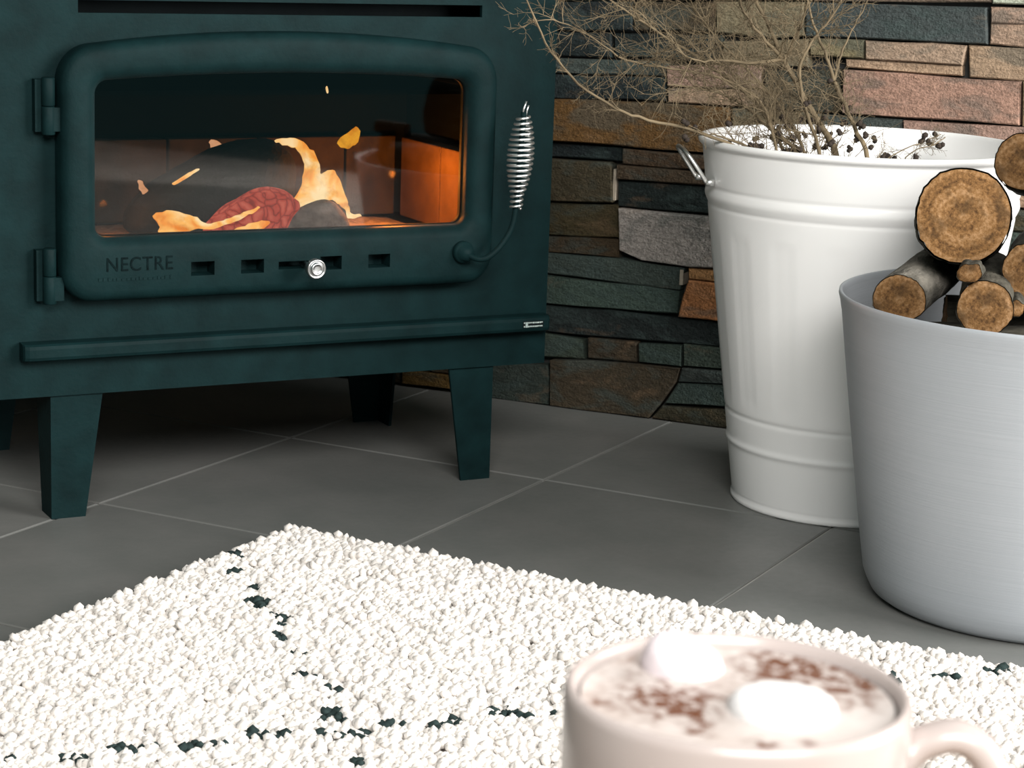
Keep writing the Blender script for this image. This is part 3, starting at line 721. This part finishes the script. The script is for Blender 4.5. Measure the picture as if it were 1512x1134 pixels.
# ------------------------------------------------------------------ branches
BR = {'arc': [(0.28, 2.6, 0.425), (0.212, 2.57, 0.458), (0.147, 2.55, 0.47), (0.114, 2.54, 0.48), (0.067, 2.52, 0.506), (0.031, 2.5, 0.544), (0.011, 2.48, 0.582), (-0.007, 2.46, 0.619), (-.02, 2.45, .66)], 'second': [(0.303, 2.6, 0.426), (0.283, 2.6, 0.492), (0.243, 2.6, 0.516), (0.178, 2.59, 0.528), (0.122, 2.57, 0.532), (0.085, 2.55, 0.555), (0.053, 2.53, 0.577), (0.018, 2.5, 0.583), (-0.004, 2.5, 0.573)], 'knot': [(0.382, 2.62, 0.422), (0.351, 2.62, 0.469), (0.333, 2.62, 0.492), (0.317, 2.62, 0.519), (0.304, 2.62, 0.54), (0.286, 2.63, 0.577), (0.265, 2.64, 0.615), (0.256, 2.65, 0.65), (.24, 2.66, .70)], 'knot_b': [(0.304, 2.62, 0.54), (0.267, 2.6, 0.574), (0.244, 2.58, 0.605), (0.233, 2.56, 0.65)], 'knot_c': [(0.304, 2.62, 0.54), (0.317, 2.62, 0.563), (0.324, 2.6, 0.595), (0.328, 2.58, 0.66)], 'knot_d': [(0.304, 2.62, 0.54), (0.265, 2.6, 0.535), (0.224, 2.58, 0.54), (0.199, 2.56, 0.537), (0.167, 2.55, 0.554)], 'right': [(0.418, 2.63, 0.422), (0.396, 2.64, 0.461), (0.381, 2.65, 0.492), (0.369, 2.66, 0.518), (0.359, 2.66, 0.546), (0.347, 2.66, 0.569), (0.336, 2.66, 0.593), (0.328, 2.66, 0.64), (.32, 2.66, .70)], 'right_b': [(0.371, 2.66, 0.516), (0.377, 2.67, 0.542), (0.388, 2.68, 0.57), (0.404, 2.69, 0.598), (0.425, 2.7, 0.65)], 'cross': [(0.355, 2.6, 0.428), (0.327, 2.6, 0.494), (0.319, 2.6, 0.533), (0.331, 2.6, 0.56), (0.345, 2.6, 0.579), (0.363, 2.6, 0.606), (0.38, 2.6, 0.66)], 'thinright': [(0.434, 2.68, 0.418), (0.466, 2.72, 0.429), (0.495, 2.75, 0.437), (0.525, 2.78, 0.445)], 'thinright2': [(0.457, 2.66, 0.421), (0.475, 2.68, 0.434), (0.501, 2.7, 0.439), (0.519, 2.72, 0.447)], 'left_low': [(0.298, 2.62, 0.419), (0.267, 2.6, 0.44), (0.241, 2.58, 0.449), (0.22, 2.57, 0.456)], 'mid_low': [(0.338, 2.62, 0.421), (0.313, 2.63, 0.447), (0.288, 2.63, 0.462), (0.259, 2.63, 0.489), (0.212, 2.6, 0.505), (0.167, 2.58, 0.509)], 'upleft': [(0.327, 2.66, 0.416), (0.282, 2.66, 0.487), (0.215, 2.66, 0.533), (0.147, 2.64, 0.571), (0.097, 2.62, 0.602), (0.06, 2.6, 0.64)], 'upmid': [(0.356, 2.7, 0.412), (0.311, 2.7, 0.485), (0.267, 2.7, 0.524), (0.216, 2.7, 0.571), (0.18, 2.7, 0.63)]}
BINFO = {
 'arc': (.0027, .5, 'long bare branch arching left over the bucket rim toward the stove'),
 'second': (.0021, .95, 'twiggy branch reaching left from the bucket to the stove top'),
 'knot': (.0050, 1.7, 'thick forked branch with a pale knot above the bucket'),
 'right': (.0036, .7, 'straight pale forked stem rising from the middle of the bucket'),
 'cross': (.0030, .9, 'bent stem crossing behind the forked knot branch'),
 'thinright': (.0013, .5, 'hair-thin twig leaning farthest right inside the white bucket'),
 'thinright2': (.0012, .4, 'short thin twig against the inner right side of the bucket'),
 'left_low': (.0036, 1.2, 'short low branch with dark buds at the left rim of the bucket'),
 'mid_low': (.0036, 1.9, 'bushy low branch spreading left just above the bucket rim'),
 'upleft': (.0030, 2.2, 'fine brushy branch rising toward the upper left of the bucket'),
 'upmid': (.0030, 2.2, 'fine brushy branch farthest back in the bucket near the wall'),
}
def perturb(v, amt, rr): return (v + Vector((rr.gauss(0, amt), rr.gauss(0, amt), rr.gauss(0, amt)))).normalized()
INSIDE = lambda p: (Vector((p.x, p.y, 0)) - BC).length < br_(min(p.z, BH)) - .012
def safe(p):
    if p.z < BH + .008 and (Vector((p.x, p.y, 0)) - BC).length > br_(max(0, min(p.z, BH))) - .008 and (Vector((p.x, p.y, 0)) - BC).length < RT + .02: return False
    if (p - W1).dot(WN) < .03: return False
    q = SM.inverted() @ p
    if -.37 < q.x < .37 and q.y > -.02 and q.z < .69: return False
    return p.z > .02
def twig(mb, p, d, ln, r, lvl, rr, buds):
    n = 4 if lvl < 2 else 3
    pts = [p]; dd = d
    for i in range(n):
        dd = perturb(dd, .22, rr); dd.z += .03; q = pts[-1] + dd * (ln / n)
        if not safe(q): break
        pts.append(q)
    if len(pts) < 2: return
    rad = [max(  .00020, r * (1 - .75 * i / (len(pts) - 1))) for i in range(len(pts))]
    mb.tube(pts, rad, 3 if r < .0012 else 5, cap=False, smooth=True)
    if lvl < 3:
        for i in range(1, len(pts)):
            for _ in range(rr.choice((1, 1, 2)) if lvl < 2 else rr.choice((0, 1, 1, 2))):
                base = (pts[i] - pts[i - 1]).normalized()
                twig(mb, pts[i - 1].lerp(pts[i], rr.random()), perturb(base, .62, rr), ln * rr.uniform(.35, .65), r * .6, lvl + 1, rr, buds)
    if rr.random() < .05 and lvl >= 1 and p.z < .465: buds.append(pts[-1])
ico = bmesh.new(); bmesh.ops.create_icosphere(ico, subdivisions=1, radius=1)
ICO_V = np.array([v.co[:] for v in ico.verts]); ICO_F = np.array([[v.index for v in f.verts] for f in ico.faces]); ico.free()
ico = bmesh.new(); bmesh.ops.create_icosphere(ico, subdivisions=2, radius=1)
ICO2_V = np.array([v.co[:] for v in ico.verts]); ICO2_F = np.array([[v.index for v in f.verts] for f in ico.faces]); ico.free()
for bi, (key, (r0, dens, label)) in enumerate(BINFO.items()):
    rr = random.Random(100 + bi); mb = MB(); buds = []
    p0 = Vector(BR[key][0])
    foot = Vector((BC.x + (p0.x - BC.x) * .35 + rr.uniform(-.03, .03), BC.y + (p0.y - BC.y) * .35 + rr.uniform(-.03, .03), .014 + r0))
    main = chaikin([foot, foot.lerp(p0, .5) + Vector((rr.uniform(-.01, .01), rr.uniform(-.01, .01), 0))] + BR[key], 2, False)
    paths = [main] + [chaikin(BR[k2], 2, False) for k2 in BR if k2.startswith(key + '_') and k2 not in BINFO]
    for pi_, path in enumerate(paths):
        N = len(path); ra_ = r0 if pi_ == 0 else r0 * .5
        pp = [p + Vector((rr.gauss(0, .0006), rr.gauss(0, .0006), rr.gauss(0, .0006))) if 0 < i < N - 1 else p for i, p in enumerate(path)]
        mb.tube(pp, [max(.0006, ra_ * (1 - .8 * i / (N - 1))) for i in range(N)], 7)
        for i in range(1, N):
            if pp[i].z < .405: continue
            seg = (pp[i] - pp[i - 1]); nt = dens * seg.length / .0135
            for _ in range(int(nt) + (rr.random() < nt % 1)):
                base = perturb(seg.normalized(), .75, rr)
                twig(mb, pp[i - 1].lerp(pp[i], rr.random()), base, rr.uniform(.03, .085) * (1.0 if dens > .6 else .45), max(.0004, min(.00075, ra_ * .3)), 1, rr, buds)
    bo_ = mb.build('branch', M['twig'], None, fix=False)
    bo_.data.transform(Matrix.Translation(-foot)); bo_.location = foot
    tag(bo_, label, 'branch', 'dry branches in the white bucket')
    if key in ('left_low', 'mid_low', 'knot', 'right'):
        for p in main:
            if .425 < p.z < .50:
                for _ in range(2): buds.append(p + Vector((rr.uniform(-.014, .014), rr.uniform(-.012, .012), rr.uniform(-.004, .014))))
    if buds:
        for p in buds[:9]:
            bb = MB()
            for _ in range(3):
                c_ = Vector(p) - foot + Vector((rr.uniform(-.0025, .0025), rr.uniform(-.0025, .0025), rr.uniform(-.0025, .0025)))
                s_ = rr.uniform(.0022, .0040)
                bb.add([c_ + Vector(v_) * s_ for v_ in ICO_V], [tuple(f_) for f_ in ICO_F], True)
            bb.build('bud', M['bud'], bo_)

# ------------------------------------------------------------------ grey tub
TC = Vector((.5659, 2.2763, 0)); TRB, TRT, TH = .178, .2262, .3235
tub = empty('grey_tub', TC); tag(tub, 'pale grey flexible plastic tub filled with firewood', 'tub')
tr_ = lambda z: TRB + (TRT - TRB) * (z / TH) ** .92
prof = [(.0001, .004), (TRB - .035, .004), (TRB - .022, 0), (TRB - .012, .0012), (TRB - .004, .0065), (TRB + .0005, .015)]
prof += [(tr_(z), z) for z in np.linspace(.025, TH - .022, 24)]
prof += [(tr_(TH - .018) + .0004, TH - .018), (TRT - .0005, TH - .010), (TRT + .0012, TH - .004), (TRT + .0008, TH - .0006), (TRT - .0006, TH), (TRT - .0026, TH - .001), (TRT - .0042, TH - .006)]
prof += [(tr_(z) - .004, z) for z in np.linspace(TH - .02, .03, 10)] + [(TRB - .012, .008), (.0001, .007)]
MB().lathe(prof, 128).build('shell', M['tub'], tub)
for s in (0, pi):   # loop handles at the sides out of view
    a = radians(-20) + s; rad = Vector((cos(a), sin(a), 0)); tan = Vector((-sin(a), cos(a), 0))
    hp = [rad * (TRT - .001) + tan * q + Vector((0, 0, zz)) for q, zz in ((-.065, TH - .004), (-.06, TH + .02), (-.035, TH + .045), (.035, TH + .045), (.06, TH + .02), (.065, TH - .004))]
    if s == 0: MB().tube(chaikin(hp, 2, False), .007, 10).build('handle', M['tub'], tub)

# ------------------------------------------------------------------ firewood
def log_(face, axis, rad, ln, label, seed, ecc=1.0, knob=None, lump=.06, bark='bark'):
    rr = random.Random(seed); axis = Vector(axis).normalized(); face = Vector(face)
    z = axis; xx = z.cross(Vector((0, 0, 1))).normalized(); yy = z.cross(xx)
    mat = Matrix((xx, yy, z)).transposed().to_4x4(); mat.translation = face
    root = empty('firewood_log', (0, 0, 0)); root.matrix_world = mat
    n = 56
    def rf(a, zz):
        v = noise.noise(Vector((cos(a) * 1.4 + seed * 3.1, sin(a) * 1.4, zz * 9))) * lump + noise.noise(Vector((cos(a) * 9, sin(a) * 9 + seed, zz * 30))) * .045
        e = 1 + (ecc - 1) * cos(a) ** 2
        k = 0
        if knob:
            da = (a - knob[0] + pi) % (2 * pi) - pi; k = knob[1] * math.exp(-(da / .42) ** 2) * math.exp(-(zz / .05) ** 2)
        return rad * (1 + v + k) * e
    loops = []
    for i in range(13):
        zz = ln * i / 12
        loops.append([Vector((rf(2 * pi * k / n, zz) * cos(2 * pi * k / n), rf(2 * pi * k / n, zz) * sin(2 * pi * k / n), zz + (rr.uniform(-.0012, .0006) if i == 0 else 0))) for k in range(n)])
    MB().loft(loops).build('bark', M[bark], root)
    for zz, lp_, s in ((0, loops[0], -1), (ln, loops[-1], 1)):
        rings = []
        for q in (.965, .8, .6, .4, .2, .04):
            rings.append([Vector((p.x * q, p.y * q, zz + s * (.0006 if q < .96 else -.0008) + noise.noise(Vector((p.x * q * 90, p.y * q * 90, seed))) * .0008)) for p in lp_])
        MB().loft(rings, cap1=True).build('cut_face', M['cut'], root)
    tag(root, label, 'log', 'firewood in the grey tub'); return root
log_((.451, 2.235, .4135), (.19, .97, -.16), .0492, .165, 'largest round log on top, pale growth rings facing forward', 1)
log_((.522, 2.30, .4635), (.25, .95, -.15), .0300, .165, 'dark barked log above and right of the largest log', 2)
log_((.513, 2.19, .3665), (.25, .96, -.06), .0285, .26, 'orange faced log at right just below the largest log', 3)
log_((.386, 2.20, .3320), (.36, .93, .02), .0245, .24, 'small log with cracked pinkish end at the left tub rim', 4, 1.12, bark='bark_grey')
log_((.458, 2.13, .3375), (.22, .97, -.03), .0275, .26, 'log with dark centre hole and a stub on top at the rim', 5, 1.0, (pi / 2 + 2.9, .0))
log_((.470, 2.385, .262), (.98, -.12, 0), .044, .19, 'bark covered log lying crosswise at the back of the tub', 21)
log_((.420, 2.262, .258), (.99, -.05, .0), .040, .28, 'bark covered log lying low between the two rim logs', 22)
log_((.462, 2.152, .250), (1, 0, .0), .038, .20, 'dark bark log lying lowest behind the front rim of the tub', 23)
log_((.590, 2.165, .400), (.10, .99, -.05), .0440, .26, 'thick round log on the right half of the firewood pile, beside the largest log', 24)  # this and the next two: unseen logs added to block side light
log_((.665, 2.195, .350), (.02, .99, -.04), .0400, .18, 'round log leaning against the right side wall of the grey tub', 25)
log_((.600, 2.200, .485), (.06, .99, -.08), .0400, .24, 'topmost log on the right half of the firewood pile', 26)
# stub on the rim log
log_((.440, 2.128, .3715), (.25, .95, -.05), .0095, .05, 'little broken stub of pink wood above the rim log', 7, 1.3, None, .25)
log_((.4885, 2.128, .3385), (.2, .97, -.03), .0085, .12, 'thin pink split piece right of the rim log', 8, .8, None, .2)

# ------------------------------------------------------------------ rug
RC = Vector((-.239, 2.367, 0)); RA = radians(-28.2)
RXd = Vector((cos(RA), sin(RA), 0)); RYd = Vector((-sin(RA) * -1, -cos(RA), 0))
RW, RL = 1.55, 1.15
rug = empty('shag_rug', RC); tag(rug, 'cream white shaggy rug with thin dark diamond lines', 'rug')
bl = [Vector(), RXd * RW, RXd * RW + RYd * RL, RYd * RL]
bk_ = MB().add([(p.x, p.y, .0005) for p in bl] + [(p.x, p.y, .0155) for p in bl], [(3, 2, 1, 0), (4, 5, 6, 7), (0, 1, 5, 4), (1, 2, 6, 5), (2, 3, 7, 6), (3, 0, 4, 7)]).build('backing', M['backing'], rug)
rg = np.random.default_rng(4)
sp_ = .0058
gx, gy = np.meshgrid(np.arange(0, RW, sp_), np.arange(0, RL, sp_), indexing='ij')
uu = (gx + rg.uniform(-.5, .5, gx.shape) * sp_ * .95).ravel(); vv_ = (gy + rg.uniform(-.5, .5, gx.shape) * sp_ * .95).ravel()
px = uu * RXd.x + vv_ * RYd.x; py = uu * RXd.y + vv_ * RYd.y
wx, wy = px + RC.x, py + RC.y
# dark woven lines (room coordinates of the line ends)
def dline(a, b):
    a = np.array(a); b = np.array(b); d = b - a; L = np.hypot(*d); d = d / L
    q = np.stack([wx, wy], 1) - a; t_ = q @ d; n_ = q @ np.array([-d[1], d[0]])
    return t_, n_
darkm = np.zeros(len(uu), bool)
for li, (a, b) in enumerate([((-.293, 2.262), (-.109, 1.711)), ((-.398, 1.664), (.474, 1.974))]):
    t_, n_ = dline(a, b)
    wob = .006 * np.sin(t_ * 61 + li) + .004 * np.sin(t_ * 147 + 2 * li)
    dash = np.sin(t_ * 118 + li * 1.1) + .7 * np.sin(t_ * 213 + 1.3 * li) > -.1
    darkm |= (np.abs(n_ - wob) < .0085) & dash & (t_ > 0) & (rg.random(len(uu)) < .72)
vis = (wy > 1.60) & (np.abs(wx) < .62)
def tufts(mask, V, F, name, mat, zs=1.0):
    idx = np.nonzero(mask)[0]; n = len(idx)
    s = rg.uniform(.0040, .0060, n)
    sx, sy, sz = s * rg.uniform(.8, 1.25, n), s * rg.uniform(.8, 1.25, n), s * rg.uniform(.85, 1.25, n)
    an = rg.uniform(0, 2 * np.pi, n); tl = rg.uniform(-.5, .5, (n, 2))
    h = .0195 + .0020 * rg.standard_normal(n) * zs
    P = V[None] * np.stack([sx, sy, sz], 1)[:, None]
    P = P * (1 + .10 * rg.standard_normal((n, len(V), 1)).clip(-1.5, 1.5))
    X = P[..., 0] * np.cos(an)[:, None] - P[..., 1] * np.sin(an)[:, None] + P[..., 2] * tl[:, :1]
    Y = P[..., 0] * np.sin(an)[:, None] + P[..., 1] * np.cos(an)[:, None] + P[..., 2] * tl[:, 1:]
    Z = P[..., 2] + h[:, None]
    Z = np.maximum(Z, .0015)
    co = np.stack([X + px[idx][:, None], Y + py[idx][:, None], Z], -1).reshape(-1, 3)
    fc = (F[None] + (np.arange(n) * len(V))[:, None, None]).reshape(-1, 3)
    me = bpy.data.meshes.new(name); me.vertices.add(len(co)); me.vertices.foreach_set('co', co.ravel().astype(np.float32))
    me.loops.add(fc.size); me.loops.foreach_set('vertex_index', fc.ravel().astype(np.int32))
    me.polygons.add(len(fc)); me.polygons.foreach_set('loop_start', np.arange(0, fc.size, 3).astype(np.int32))
    me.polygons.foreach_set('use_smooth', np.ones(len(fc), bool))
    me.update(); me.validate()
    return tag(obj(name, me, mat, rug), kind='stuff')
LOWV, LOWF = ICO_V, ICO_F
bm0 = bmesh.new(); bmesh.ops.create_icosphere(bm0, subdivisions=1, radius=1)
tufts(vis & ~darkm, ICO_V, ICO_F, 'pile', M['pile'])
tufts(~vis & ~darkm, ICO_V, ICO_F, 'pile', M['pile'])
dk = tufts(darkm, ICO_V, ICO_F, 'dark_pile', M['pile_dark'], .6); dk['label'] = 'charcoal dashed yarn lines'
bm0.free()

# ------------------------------------------------------------------ small table under the mug (below the frame)
MC = Vector((.064, .5698, .4970)); MH = .086
tab = empty('side_table', (.05, .40, 0)); tag(tab, 'small round wooden side table standing under the mug', 'table')
tz = MC.z - MH
tt_ = MB().lathe([(.0001, tz - .024), (.218, tz - .024), (.226, tz - .018), (.226, tz - .004), (.222, tz), (.0001, tz)], 64).build('table_top', M['tablewood'], tab)
for k in range(3):
    a = radians(90 + 120 * k); MB().tube([(cos(a) * .12, sin(a) * .12, tz - .024), (cos(a) * .19, sin(a) * .19, 0)], [.016, .011], 12).build('leg', M['tablewood'], tab)

# ------------------------------------------------------------------ mug of hot chocolate
mug = empty('mug', (MC.x, MC.y, tz)); tag(mug, 'pale pink ceramic mug filled with hot chocolate in the foreground', 'mug')
R = .0474
prof = [(.0001, .003), (R - .014, .003), (R - .012, 0), (R - .008, 0), (R - .004, .003), (R - .0012, .010), (R - .0003, .022), (R - .0002, MH - .014), (R - .0002, MH - .003), (R - .0008, MH - .0010), (R - .0020, MH), (R - .0034, MH - .0010), (R - .0044, MH - .004), (R - .0048, MH - .010), (R - .0048, .020), (R - .010, .010), (.0001, .008)]
MB().lathe(prof, 128).build('body', M['mug'], mug)
ha = radians(-6); hr = Vector((cos(ha), sin(ha), 0))
hp = [Vector((x, 0, z)) for x, z in ((R - .0020, MH - .0160), (.0520, MH - .0112), (.0590, MH - .0092), (.0650, MH - .0118), (.0697, MH - .019), (.0715, MH - .030), (.0700, MH - .042), (.0620, MH - .053), (.0530, MH - .058), (R - .0020, MH - .0605))]
hp = chaikin(hp, 2, False); N = len(hp); loops = []
for i, p in enumerate(hp):
    tg_ = (hp[min(i + 1, N - 1)] - hp[max(i - 1, 0)]).normalized(); nn = Vector((-tg_.z, 0, tg_.x))
    f = abs(2 * i / (N - 1) - 1); k = 1 + .35 * max(0, (f - .8) / .2)
    lp_ = []
    for q in range(18):
        a = 2 * pi * q / 18
        v = p + nn * (.0047 * k * cos(a)) + Vector((0, 1, 0)) * (.0066 * k * sin(a))
        lp_.append(Matrix.Rotation(ha, 3, 'Z') @ v)
    loops.append(lp_)
MB().loft(loops, cap0=True, cap1=True).build('handle', M['mug'], mug)
# drink
t = NT('hot_chocolate'); c = t.coords('Object'); n = t.noise(c, 230, 4, .65, .4); n2 = t.noise(c, 320, 3, .6); nf = t.noise(c, 40, 3)
base = t.ramp(nf, [(.35, (.46, .40, .37)), (.65, (.53, .48, .455))])
tot = None
for (x, y, rx, s) in ((-.0165, -.0050, .0085, 1.0), (-.0256, -.001, .0035, .85), (-.0104, -.0170, .0035, .5), (.0219, .0270, .012, .62), (.0115, .0215, .009, .55), (-.036, -.005, .006, .45), (.0033, -.0305, .004, .5), (.033, .011, .008, .42), (-.0225, .006, .009, .35), (.040, .020, .007, .35), (.021, .038, .010, .35), (-.027, .029, .008, .25), (.033, -.001, .006, .35), (-.012, -.0245, .004, .6), (.006, -.034, .004, .4), (.016, -.03, .003, .45), (.012, .034, .012, .35), (-.02, -.012, .012, .3), (-.008, .004, .012, .3), (.028, .02, .014, .3), (-.03, .012, .010, .25)):
    vm = t.node('ShaderNodeVectorMath', operation='DISTANCE'); t.link(c, vm.inputs[0]); vm.inputs[1].default_value = (x, y, 0)
    g = t.math('MULTIPLY', t.math('POWER', 2.718, t.math('MULTIPLY', t.math('POWER', t.math('DIVIDE', vm.outputs['Value'], rx), 2.0), -1.0)), s)
    tot = g if tot is None else t.math('ADD', tot, g)
spk = t.ramp(n, [(.44, (0, 0, 0)), (.60, (1, 1, 1))])
amt = t.math('MULTIPLY', t.math('MULTIPLY', tot, 1.9), t.math('ADD', t.math('MULTIPLY', spk, .95), .10), True)
col = t.mix(amt, base, (.115, .040, .017))
t.set(col, .45, 0, .35); t.bump(n, .2, .0006); M['choc'] = t.m
ZL = MH - .0042
dr = MB().lathe([(.0001, 0), (.012, 0), (.024, 0), (.034, 0), (R - .0075, 0), (R - .0050, .0006)], 96).build('drink', M['choc'], mug)
dr.location = (0, 0, ZL); dr['label'] = 'creamy hot chocolate dusted with cocoa powder'
def marsh(x, y, z, r, h, tilt, az, label, mat_):
    e = .38 * h
    prof = [(.0001, 0), (r - e, 0)] + [(r - e + e * sin(radians(a)), e - e * cos(radians(a))) for a in range(15, 91, 15)] + [(r, h * .5)] + [(r - e + e * cos(radians(a)), h - e + e * sin(radians(a))) for a in range(0, 91, 15)] + [(.0001, h + .0004)]
    o = MB().lathe(prof, 48).build('marshmallow', mat_)
    o.matrix_world = Matrix.Translation((MC.x + x, MC.y + y, tz + z)) @ Matrix.Rotation(az, 4, 'Z') @ Matrix.Rotation(tilt, 4, 'Y')
    return tag(o, label, 'marshmallow', 'marshmallows floating in the mug')
marsh(.0117, -.0060, ZL - .0070, .0148, .0112, 0, 0, 'large white marshmallow floating upright near the front of the mug', M['marsh'])
marsh(-.0150, .0270, ZL - .0052, .0118, .0118, radians(22), radians(-25), 'tilted pinkish white marshmallow near the back rim of the mug', M['marsh_pink'])
